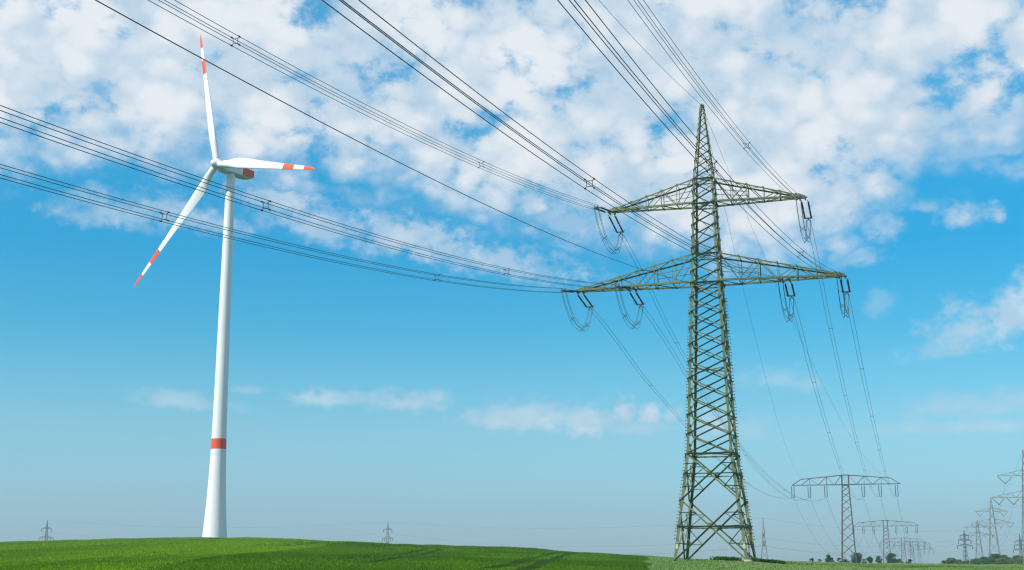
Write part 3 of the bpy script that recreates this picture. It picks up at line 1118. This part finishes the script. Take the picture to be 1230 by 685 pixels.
ends = {}
for k in 'BAFCDE':
    b_, c_ = IN[k]
    off, z_ = ATT[k]
    org = np.array([*(PB[:2] + u_arm * off), 0.0])

    def fin(s, org=org, b_=b_, c_=c_):
        p_ = org + HIN * s
        return np.array([p_[0], p_[1], c_ + b_ * s + .0006 * s * s])
    pin = fin(6.1)
    spc = [42.5, 81.0, 120.0, 160.0, 200.0, 240.0, 280.0]
    if k == 'F':
        spc[0:0] = []
    bundle('conductor_bundle', fin, 6.1, 322.0, 150, HIN, spc, .0165, INLAB[k], 'four-wire bundles running to the large pylon')
    arm = ARMS[('low' if z_ == ZL else 'up', -1 if off < 0 else 1)]
    insulators(arm, att_point(k, False), pin)
    Q = np.array(OUTQ[k])
    hd = Q - org
    hd[2] = 0
    L = np.linalg.norm(hd)
    hd = hd / L
    z0 = PB[2] + z_ - .1

    def fout(s, org=org, hd=hd, L=L, z0=z0, Q=Q, a=OUTA[k]):
        p_ = org + hd * s
        return np.array([p_[0], p_[1], z0 + (Q[2] - z0) * s / L - a * s * (L - s) * min(1.0, 0.4 + s / 60.0)])
    pout = fout(6.0) + np.array([0, 0, -.25])

    def fout2(s, fout=fout):
        return fout(s) + np.array([0, 0, -.25 * max(0.0, 1 - (s - 6) / 60.0)])
    bundle('conductor_bundle', fout2, 6.0, L, 90, hd, [45, 85, 130, 175, 220, 265, 300], .019, OUTLAB[k], 'conductors running from the large pylon to the next one', quad=False)
    insulators(arm, att_point(k, True), pout)
    # jumper loop under the crossarm
    n = 40
    t = np.linspace(0, 1, n)
    line = pin[None] * (1 - t)[:, None] + pout[None] * t[:, None]
    sag = 3.3 * (1 - np.abs(2 * t - 1) ** 2.6)
    skew = np.interp(t, [0, .62, 1], [0, .5, 1])
    sag = 2.95 * (1 - np.abs(2 * skew - 1) ** 2.6)
    line[:, 2] -= sag
    root = empty('jumper_loop', pin, 0, 'slack jumper wires looping under the ' + WHERE[k], 'jumper wires', 'jumper loops under the crossarms')
    sd = np.array([-HIN[1], HIN[0], 0.0])
    for ux, uz in QUAD:
        mb = MB()
        o_ = np.stack([np.full(n, sd[0] * ux * SPAC), np.full(n, sd[1] * ux * SPAC), uz * SPAC * np.cos(np.linspace(0, 1, n) * 0)], 1)
        mb.tube(line - pin + o_, .019, 6)
        mb.build('wire', M['wire'], root, True)
    for ti in (12, 26, 33):
        c0_ = line[ti] - pin
        mb = MB()
        for a_, b2 in ((0, 2), (1, 3)):
            p_ = [c0_ + sd * QUAD[i][0] * SPAC * 1.15 + np.array([0, 0, QUAD[i][1] * SPAC * 1.15]) for i in (a_, b2)]
            mb.bar(p_[0], p_[1], .045)
        mb.build('spacer', M['hardware'], root)


def one_wire(name, pts, rad, label, group=None, cat='power line', mat='wire'):
    pts = np.asarray(pts, float)
    mb = MB()
    mb.tube(pts - pts[0], rad, 6)
    o = mb.build(name, M[mat], None, True)
    o.location = pts[0]
    return tag(o, label, cat, group)


s = np.linspace(0.3, 322, 140)
cen = np.array([PB[0], PB[1], 0])
one_wire('earth_wire', np.stack([cen[0] + HIN[0] * s, cen[1] + HIN[1] * s, PB[2] + ZT + .05 - .176 * s + .0006 * s * s], 1), .018,
         'single thin earth wire rising from the pylon peak to the top of the picture', 'earth wires at the pylon peak')
s = np.linspace(1.3, 322, 140)
one_wire('fibre_cable', np.stack([cen[0] + HIN[0] * s, cen[1] + HIN[1] * s, 30.96 - .1715 * s + .0005 * s * s], 1), .019,
         'single dark cable crossing above the turbine blades to the pylon body at the lower crossarm', 'single cables')


def span(A_, B_, sag, n=60):
    A_, B_ = np.asarray(A_, float), np.asarray(B_, float)
    t = np.linspace(0, 1, n)
    P_ = A_[None] * (1 - t)[:, None] + B_[None] * t[:, None]
    P_[:, 2] -= 4 * sag * t * (1 - t)
    return P_


pk_ = np.array([PB[0], PB[1], PB[2] + ZT])
P1u = np.array([math.cos(R(-16)), math.sin(R(-16))])
P1c = at(1015.5, 582.2, P1Y)
P1base_z = float(ground_z(P1c[0], P1c[1]))


def p1(off, z_):
    return np.array([P1c[0] + P1u[0] * off, P1c[1] + P1u[1] * off, z_])


one_wire('earth_wire', span(pk_, p1(-14.0, P1c[2] + 2.15), 9.0), .015, 'left of two thin earth wires falling from the pylon peak to the brown pylon', 'earth wires at the pylon peak')
one_wire('earth_wire', span(pk_, p1(13.2, P1c[2] + 2.3), 8.0), .015, 'right of two thin earth wires falling from the pylon peak to the brown pylon', 'earth wires at the pylon peak')


# ------------------------------------------------------------------ distant pylons
def body_mesh(mb, P, zs, leg_w, br_w, xbrace=True):
    for sx, sy in ((-1, -1), (1, -1), (1, 1), (-1, 1)):
        for a_, b_ in zip(P.z[:-1], P.z[1:]):
            mb.angle(corner(P, a_, sx, sy), corner(P, b_, sx, sy), leg_w, (-sx, 0, 0), (0, -sy, 0), leg_w * .3)
    for A_, B_, N_ in FACES:
        for i, (a_, b_) in enumerate(zip(zs[:-1], zs[1:])):
            if xbrace or i % 2 == 0:
                mb.bar(corner(P, a_, *A_), corner(P, b_, *B_), br_w, br_w * .6, N_)
            if xbrace or i % 2 == 1:
                mb.bar(corner(P, a_, *B_), corner(P, b_, *A_), br_w * .9, br_w * .6, N_)
    return mb


def hang(mb, P, L, gap, rad=.16, n=9):
    for s_ in (-.5, .5):
        o_ = np.array([s_ * gap, 0, 0])
        prof = [(0, .04)]
        st_ = L * .82 / n
        for i in range(n):
            prof += [(.09 * L + i * st_ + st_ * .2, .05), (.09 * L + i * st_ + st_ * .4, rad), (.09 * L + i * st_ + st_ * .75, rad * .85)]
        prof.append((L, .04))
        P_ = np.asarray(P, float) + o_
        mb.lathe(P_, P_ - [0, 0, L], prof, 6, 0)
    P_ = np.asarray(P, float)
    mb.bar(P_ - [gap * .7, 0, L], P_ + [gap * .7, 0, -L], .12, .12, (0, 0, 1), 1)


P1_OFF = (-16.76, -11.53, -6.27, 5.47, 10.75, 15.85)


def flat_pylon(px_c, py_arm, py_top, half_px, Y, rot, label, group, detail=True, mat='rust'):
    """Single-level pylon: lattice mast under one wide flat crossarm with six hanging insulators."""
    c_ = at(px_c, py_arm, Y)
    gz = float(ground_z(c_[0], c_[1])) - .3
    k = half_px * Y / F * 1.0 / math.cos(0.0) / 16.9 * 1.02      # size against the nearest one
    Hb = c_[2] - gz
    top = at(px_c, py_top, Y)[2] - gz
    root = empty('flat_top_pylon', (c_[0], c_[1], gz), rot, label, 'pylon', group)
    P = Prof([(0, 2.45 * k), (Hb, 1.15 * k), (top, 1.1 * k)])
    mb = MB()
    zs = [0]
    hgt = Hb * .16
    while zs[-1] < Hb - .5:
        zs.append(min(zs[-1] + hgt, Hb))
        hgt *= .90
    bw = 1.0 if detail else 1.15
    body_mesh(mb, P, zs, .26 * bw, .13 * bw, True)
    mb.build('mast', M[mat], root)
    am = MB()
    D_ = top - Hb
    reach = 17.0 * k
    knee = 14.0 * k
    tops = lambda x: Hb + (D_ * .98 if abs(x) < 1.2 * k else D_ * np.interp(abs(x), [1.2 * k, knee, reach], [.98, .62, .03]))
    for sy in (-1, 1):
        y_ = lambda x: sy * (1.15 * k * (1 - .75 * abs(x) / reach))
        pt = lambda x, z: np.array([x, y_(x), z])
        for sgn in (-1, 1):
            am.bar(pt(0, Hb), pt(sgn * reach, Hb), .22 * bw, .2 * bw)
            am.bar(pt(0, top), pt(sgn * 1.2 * k, top), .2 * bw, .18 * bw)
            am.bar(pt(sgn * 1.2 * k, tops(1.2 * k)), pt(sgn * knee, tops(knee)), .2 * bw, .18 * bw)
            am.bar(pt(sgn * knee, tops(knee)), pt(sgn * reach, Hb), .2 * bw, .18 * bw)
            xs_ = [1.2 * k, 3.4 * k, 5.9 * k, 8.6 * k, 11.2 * k, knee]
            for i in range(len(xs_)):
                x = sgn * xs_[i]
                if i % 2 == 0:
                    am.bar(pt(x, Hb), pt(x, tops(x)), .10 * bw, .10 * bw)
                if i < len(xs_) - 1:
                    x2 = sgn * xs_[i + 1]
                    if i % 2 == 0:
                        am.bar(pt(x, tops(x)), pt(x2, Hb), .12 * bw, .10 * bw)
                    else:
                        am.bar(pt(x, Hb), pt(x2, tops(x2)), .12 * bw, .10 * bw)
    for x in (-reach, -11.5 * k, -6 * k, 6 * k, 11 * k, reach):
        yy = 1.15 * k * (1 - .75 * abs(x) / reach)
        am.bar((x, -yy, Hb), (x, yy, Hb), .14)
    ao = am.build('crossarm', M[mat], root)
    for off in P1_OFF:
        hb_ = MB()
        hang(hb_, (off * k, 0, Hb - .15), 3.75 * k, .75 * k, .17 if detail else .2)
        hb_.build('insulator_string', [M['insulator'], M['hardware']], ao)
    return root, np.array([c_[0], c_[1]]), c_[2], k


GFLAT = 'single-level pylons marching away to the right'
flats = []
fp = [(1015.5, 582.2, 570.8, 61, P1Y, R(-16), 'nearest brown flat-topped pylon, just right of the large green pylon'),
      (1063.6, 632.0, 625.2, 36.7, 775, R(-16), 'second brown flat-topped pylon behind the nearest one'),
      (1084.5, 651.2, 646.0, 25.5, 1090, R(-16), 'third flat-topped pylon, small and pale with haze'),
      (1095.0, 655.0, 650.2, 21.5, 1400, R(-16), 'fourth flat-topped pylon, smaller and paler than the third'),
      (1104.0, 660.5, 656.5, 17.0, 1720, R(-16), 'farthest and smallest flat-topped pylon, nearly lost in haze')]
for i, (a, b, c, d, e, f_, lab) in enumerate(fp):
    flats.append(flat_pylon(a, b, c, d, e, f_, lab, GFLAT, i == 0))


def ins_pt(fl, i):
    root, xy, z_, k = fl
    o_ = P1_OFF[i] * k
    u_ = P1u
    return np.array([xy[0] + u_[0] * o_, xy[1] + u_[1] * o_, z_ - .15 - 3.75 * k])


ORD = ('leftmost', 'second from left', 'third from left', 'fourth from left', 'fifth from left', 'rightmost')
for j in range(3):
    for i in range(6):
        A_, B_ = ins_pt(flats[j], i), ins_pt(flats[j + 1], i)
        nm = ('nearest brown pylon to the second', 'second brown pylon to the third', 'third flat pylon to the fourth')[j]
        one_wire('conductor', span(A_, B_, (15.5, 11, 9)[j], 36), (.032, .04, .045)[j],
                 '%s sagging wire, %s' % (ORD[i], nm), 'conductors between the flat-topped pylons')


def donau(px_c, py_top, arms, Y, rot, label, group, base_half, mat='galv', vstr=True, body_w=1.0, peak=True):
    """Lattice pylon with a pointed peak and stacked crossarms: arms = [(py of bottom chord, half reach in px, depth m)]."""
    c_ = at(px_c, py_top, Y)
    gz = float(ground_z(c_[0], c_[1])) - .3
    H_ = c_[2] - gz
    root = empty('lattice_pylon', (c_[0], c_[1], gz), rot, label, 'pylon', group)
    zs_arm = [at(px_c, a[0], Y)[2] - gz for a in arms]
    top_arm = max(zs_arm)
    P = Prof([(0, base_half), (H_ * .25, base_half * .66), (min(zs_arm), base_half * .36), (top_arm + 1.5, base_half * .22), (H_, .12)])
    mb = MB()
    zs = [0]
    h_ = base_half * 2.0
    while zs[-1] < H_ - .4:
        zs.append(min(zs[-1] + max(h_, 1.1), H_))
        h_ *= .88
    body_mesh(mb, P, zs, .24 * body_w, .12 * body_w)
    mb.build('mast', M[mat], root)
    res = []
    for (py, hp, dep, atts), z_ in zip(arms, zs_arm):
        reach = hp * Y / F
        b_ = P(z_)
        for sgn in (-1, 1):
            am = MB()
            for sy in (-1, 1):
                am.bar((sgn * b_ * .9, sy * b_, z_), (sgn * reach, sy * .2, z_), .18 * body_w, .16 * body_w)
                am.bar((sgn * b_ * .9, sy * b_, z_ + dep), (sgn * reach, sy * .2, z_ + .1), .15 * body_w, .14 * body_w)
                n_ = 5
                for i in range(n_):
                    f0, f1 = i / n_, (i + 1) / n_
                    lo_ = lambda f: np.array([sgn * (b_ + (reach - b_) * f), sy * (b_ + (.2 - b_) * f), z_])
                    hi_ = lambda f: np.array([sgn * (b_ + (reach - b_) * f), sy * (b_ + (.2 - b_) * f), z_ + dep * (1 - f) + .1 * f])
                    if i % 2 == 0:
                        am.bar(hi_(f0), lo_(f1), .09 * body_w)
                    else:
                        am.bar(lo_(f0), hi_(f1), .09 * body_w)
            ao = am.build('crossarm', M[mat], root)
            for xa, halfv in atts:
                xa, halfv = xa * reach, halfv * reach
                im = MB()
                if vstr:
                    drop = halfv * 1.0
                    for s2 in (-1, 1):
                        P_, Q_ = np.array([sgn * xa + s2 * halfv, 0, z_ - .1]), np.array([sgn * xa, 0, z_ - .1 - drop])
                        prof = [(0, .05)]
                        L = np.linalg.norm(Q_ - P_)
                        for i in range(9):
                            prof += [(L * (.1 + .085 * i), .06), (L * (.12 + .085 * i), .17), (L * (.16 + .085 * i), .15)]
                        prof.append((L, .05))
                        im.lathe(P_, Q_, prof, 6)
                    im.bar((sgn * xa - .4, 0, z_ - .1 - drop), (sgn * xa + .4, 0, z_ - .1 - drop), .2, .2, (0, 0, 1), 1)
                    pt_ = (sgn * xa, z_ - .1 - drop)
                else:
                    Ls = 1.9
                    hang(im, (sgn * xa, 0, z_ - .1), Ls, .3, .14, 7)
                    pt_ = (sgn * xa, z_ - .1 - Ls)
                im.build('insulator_string', [M['insulator'], M['hardware']], ao)
                res.append(np.array([c_[0] + math.cos(rot) * pt_[0], c_[1] + math.sin(rot) * pt_[0], gz + pt_[1]]))
    res.append(np.array([c_[0], c_[1], gz + H_]))
    return root, res


GV = 'grey pylons with V-shaped insulators at the right edge'
V1 = [(571.5, 31.5, 2.6, [(.72, .28)]), (597.5, 39.5, 2.9, [(.80, .20), (.38, .20)])]
r1, a1 = donau(1228.5, 540, V1, 585, R(-12), 'grey pylon with V insulators at the right edge of the picture', GV, 4.3, 'galv')
V2 = [(614.5, 18.5, 2.6, [(.72, .28)]), (628.5, 24.5, 2.9, [(.80, .20), (.38, .20)])]
r2, a2 = donau(1190.0, 598, V2, 960, R(-12), 'pale pylon with V insulators rising from the trees, left of the one at the edge', GV, 5.0, 'galv', True, 1.25)
V3 = [(633.5, 16.5, 2.2, [(.72, .28)]), (643.0, 17.5, 2.4, [(.92, .20), (.45, .20)])]
r3, a3 = donau(1173.5, 624.5, V3, 1150, R(-12), 'hazy two-armed pylon between the pale pylon and the dark three-armed one', GV, 4.2, 'dgreen', False, 1.3)
for j, (p_, q_) in enumerate(((a1, a2), (a2, a3))):
    for i in range(len(p_)):
        nm = ('upper right', 'lower right outer', 'lower right inner', '', '', '')[0]
        one_wire('conductor', span(p_[i], q_[i], (13, 9)[j] if i < len(p_) - 1 else 7, 40), (.032, .04)[j],
                 ('%s sagging wire, edge pylon back to pale pylon', '%s faint wire, pale pylon to small hazy one')[j]
                 % ('Upper left,upper right,outer left,inner left,inner right,outer right,topmost'.lower().split(',')[i] if len(p_) == 7 else str(i)),
                 'conductors between the grey pylons')
# nearer spans of the same line leave the picture on the right
off_ = np.array([46.0, -260.0, 0.0])
for i in range(len(a1)):
    one_wire('conductor', span(a1[i], a1[i] + off_, 10, 40), .03, 'near span of the line leaving the grey edge pylon on the %s' %
             ('upper left arm', 'upper right arm', 'outer left arm', 'inner left arm', 'inner right arm', 'outer right arm', 'peak')[i], 'conductors leaving the edge pylon')

GS = 'small pylons of the far line along the horizon'
S_ = lambda a, b, ha, hb: [(a, ha, 1.4, [(.95, .1)]), (b, hb, 1.5, [(.97, .1), (.55, .1)])]
l1, b1 = donau(57.0, 625, S_(635.2, 646.2, 6.0, 8.3), 1020, R(8), 'tiny pylon on the hill crest at the far left', GS, 2.4, 'dgreen', False, 1.25)
l2, b2_ = donau(466.0, 627, S_(636.5, 647.0, 5.2, 6.3), 1050, R(8), 'tiny pylon on the hill crest between turbine and large pylon', GS, 2.4, 'dgreen', False, 1.25)
l3, b3 = donau(916.5, 622.5, S_(642.0, 652.0, 6.0, 8.2), 850, R(76), 'small thin pylon just right of the foot of the large pylon', GS, 2.9, 'galv', False, 1.1)
T1 = [(644.0, 6.5, 1.3, [(.95, .1)]), (649.5, 9.5, 1.4, [(.95, .1)]), (656, 11.5, 1.4, [(.95, .1)])]
l4, b4 = donau(1157.8, 637, T1, 900, R(20), 'dark three-armed pylon left of the pale ones near the right edge', GS, 1.9, 'dgreen', False, 1.05)
T2 = [(650.5, 8.0, 1.2, [(.95, .1)]), (655.5, 9.0, 1.2, [(.95, .1)]), (661, 11, 1.2, [(.95, .1)])]
l5, b5 = donau(1224.5, 641, T2, 960, R(20), 'dark three-armed pylon low beside the right edge', GS, 1.9, 'dgreen', False, 1.05)
LN = ('first', 'second', 'third', 'fourth', 'fifth', 'sixth', 'seventh')
for nm, p_, q_, sg in (('far left pylon to the crest pylon', b1, b2_, 7), ('crest pylon behind the large green pylon to the thin one', b2_, b3, 8),
                       ('thin pylon to the dark three-armed one', b3, b4, 5), ('dark three-armed pylon to the right edge', b4, b5, 3)):
    idx = (0, 2, 5, 6) if len(p_) == 7 and len(q_) == 7 else (0, 2, 5, 6)
    for n_, i in enumerate(idx):
        A_ = p_[min(i, len(p_) - 1)]
        B_ = q_[min(i, len(q_) - 1)]
        one_wire('conductor', span(A_, B_, sg * (1 if i < 6 else .7), 40), .034, '%s faint wire, %s' % (('upper', 'middle left', 'lower right', 'topmost')[n_], nm),
                 'faint lines of the far line')


# ------------------------------------------------------------------ trees beyond the field
def tree(px_c, w_px, py_top, Y, label, leaf, group, seed, bushy=False):
    rg = np.random.default_rng(seed)
    t_ = at(px_c, py_top, Y)
    gz = float(ground_z(t_[0], t_[1])) - .1
    H_ = t_[2] - gz
    Wd = w_px * Y / F
    root = empty('bush' if bushy else 'tree', (t_[0], t_[1], gz), 0, label, 'bush' if bushy else 'tree', group)
    tr = MB()
    z1 = H_ * .55
    prof = [(0, .028 * H_ + .05), (z1 * .3, .022 * H_ + .04), (z1, .012 * H_ + .02)]
    tr.lathe((0, 0, -.2), (rg.uniform(-.2, .2), rg.uniform(-.2, .2), z1), prof, 8)
    for k in range(6):
        a_ = rg.uniform(0, 2 * PI)
        z0 = H_ * rg.uniform(.2, .5)
        tr.tube([(0, 0, z0), (math.cos(a_) * Wd * .18, math.sin(a_) * Wd * .18, z0 + H_ * .14), (math.cos(a_) * Wd * .34, math.sin(a_) * Wd * .34, z0 + H_ * .3)], .008 * H_ + .015, 5)
    tr.build('trunk', M['bark'], root)
    nl = 13 if not bushy else 9
    cs, rs = [], []
    for k in range(nl):
        a_ = rg.uniform(0, 2 * PI)
        hz = rg.uniform(.22 if bushy else .34, .88)
        sp = math.sin(min(1, (1.02 - hz) * 1.7) * PI / 2) * .36
        rr_ = rg.uniform(.3, 1.0) ** .6 * sp
        cs.append((math.cos(a_) * rr_ * Wd, math.sin(a_) * rr_ * Wd, hz * H_))
        rs.append(rg.uniform(.13, .24) * Wd * .95)
    cs.append((0, 0, H_ * .86))
    rs.append(Wd * .15)
    cs, rs = np.array(cs), np.array(rs)
    nleaf = 3600 if not bushy else 1800
    which = rg.integers(0, len(cs), nleaf)
    dv = rg.normal(size=(nleaf, 3))
    dv /= np.linalg.norm(dv, axis=1)[:, None]
    rad = rs[which] * rg.uniform(.35, 1.05, nleaf) ** .5 * rg.uniform(.8, 1.12, nleaf)
    C_ = cs[which] + dv * rad[:, None] * np.array([1, 1, .8])
    C_[:, 2] = np.minimum(C_[:, 2], H_ * rg.uniform(.93, 1.0, nleaf))
    C_[:, 2] = np.maximum(C_[:, 2], .15)
    sz = (.045 * Wd + .09) * rg.uniform(.5, 1.2, nleaf)
    n_ = dv + rg.normal(size=(nleaf, 3)) * .7
    n_ /= np.linalg.norm(n_, axis=1)[:, None]
    e1 = np.cross(n_, rg.normal(size=(nleaf, 3)))
    e1 /= np.linalg.norm(e1, axis=1)[:, None]
    e2 = np.cross(n_, e1)
    s1, s2 = (sz * .5)[:, None], (sz * .32)[:, None]
    V = np.stack([C_ - e1 * s1, C_ - e2 * s2, C_ + e1 * s1, C_ + e2 * s2], 1).reshape(-1, 3)
    fast_mesh('crown', V, np.arange(4 * nleaf).reshape(-1, 4), M[leaf], parent=root)
    return root


GT = 'trees and bushes along the right horizon'
TREES = [(975, 9, 669.8, 430, 'low dark bush left of the small round tree', 'leaf_dark', 1),
         (995.6, 13, 665.8, 470, 'small round tree left of the nearest brown pylon', 'leaf_dark', 0),
         (1008, 9, 669.5, 520, 'low bush at the left foot of the nearest brown pylon', 'leaf_mid', 1),
         (1028, 21, 663.6, 520, 'broad dark tree at the right foot of the nearest brown pylon', 'leaf_dark', 0),
         (1045, 12, 668.0, 540, 'small dark tree left of the second brown pylon', 'leaf_dark', 0),
         (1055.5, 11, 666.8, 560, 'narrow dark tree close left of the second brown pylon', 'leaf_mid', 0),
         (1070.5, 18, 663.8, 560, 'dark rounded tree at the foot of the second brown pylon', 'leaf_dark', 0),
         (1092.5, 12, 671.5, 560, 'lone low bush right of the flat-topped pylons', 'leaf_dark', 1),
         (1133, 12, 673.0, 560, 'low light green bush at the left end of the far wood', 'leaf_mid', 1),
         (1143, 20, 670.2, 580, 'light green rounded tree standing before the dark three-armed pylon', 'leaf_light', 0),
         (1153, 14, 672.0, 600, 'smaller light green tree right of the rounded one', 'leaf_light', 0),
         (1163, 14, 673.2, 640, 'low bush between the light green trees and the wood', 'leaf_mid', 1),
         (1181, 22, 669.0, 640, 'green tree at the left edge of the wood', 'leaf_mid', 0),
         (1197, 24, 665.3, 700, 'tallest dark tree of the wood, behind the pale pylon legs', 'leaf_dark', 0),
         (1207, 22, 666.2, 690, 'dark tree right of the tallest in the wood', 'leaf_mid', 0),
         (1205, 24, 671.0, 600, 'light green tree in front of the wood', 'leaf_light', 0),
         (1222, 24, 667.0, 680, 'tree at the right end of the wood beside the picture edge', 'leaf_mid', 0),
         (1226, 22, 669.5, 600, 'light tree in front at the right end of the wood', 'leaf_light', 0),
         (1240, 26, 667.0, 660, 'tree cut by the right picture edge', 'leaf_mid', 0),
         (984, 9, 671.0, 480, 'flat low bush between the low dark bush and the small round tree', 'leaf_mid', 1),
         (1014, 14, 671.5, 560, 'low scrub right of the left mast foot of the nearest brown pylon', 'leaf_dark', 1),
         (1037, 12, 671.0, 600, 'low scrub between the broad dark tree and the small dark tree', 'leaf_mid', 1),
         (1081, 12, 671.0, 620, 'low scrub right of the dark rounded tree', 'leaf_mid', 1),
         (1172, 18, 671.0, 690, 'bushy tree joining the low bush to the wood', 'leaf_dark', 0),
         (1189, 24, 670.5, 620, 'broad green tree before the tallest one of the wood', 'leaf_mid', 0),
         (1215, 22, 672.5, 580, 'low light bush at the front of the wood', 'leaf_light', 1)]
for i, (a, b, c, d, lab, lf, bu) in enumerate(TREES):
    tree(a, b, c, d, lab, lf, GT, 100 + i, bool(bu))


# ------------------------------------------------------------------ rank weeds round the pylon feet
def weeds():
    n = 2600
    pts = []
    for (cx, cy, rx, ry, m_) in ((25.2, 139.3, .9, 1.3, 700), (26.4, 138.7, .8, 1.3, 550), (21.8, 140.2, 1.3, 1.6, 110)):
        a_ = RNG.uniform(0, 2 * PI, m_)
        r_ = np.sqrt(RNG.uniform(0, 1, m_))
        pts.append(np.stack([cx + rx * r_ * np.cos(a_), cy + ry * r_ * np.sin(a_), np.full(m_, .34)], 1))
    P = np.concatenate(pts)
    o = build_crop('weeds', P, M['weed'], 'dark rank weeds around the feet of the large pylon', 0.62, 9, 0.032)
    o['category'] = 'weeds'
    return o


weeds()

# ------------------------------------------------------------------ haze
hz, k, o = new_mat('pale_summer_haze')
pv = k.n('ShaderNodeVolumePrincipled')
pv.inputs['Color'].default_value = (0.62, 0.80, 0.95, 1)
pv.inputs['Density'].default_value = 0.00022
pv.inputs['Anisotropy'].default_value = 0.25
k.t.links.new(pv.outputs[0], o.inputs['Volume'])
hm = MB()
X0, X1, Y0, Y1, Z0, Z1 = -2200, 2200, -600, 3400, -3.0, 152.0
hm.add([(X0, Y0, Z0), (X1, Y0, Z0), (X1, Y1, Z0), (X0, Y1, Z0), (X0, Y0, Z1), (X1, Y0, Z1), (X1, Y1, Z1), (X0, Y1, Z1)],
       [(0, 3, 2, 1), (4, 5, 6, 7), (0, 1, 5, 4), (1, 2, 6, 5), (2, 3, 7, 6), (3, 0, 4, 7)])
ho = hm.build('haze', hz)
tag(ho, 'thin pale summer haze over the fields', 'haze', kind='stuff')
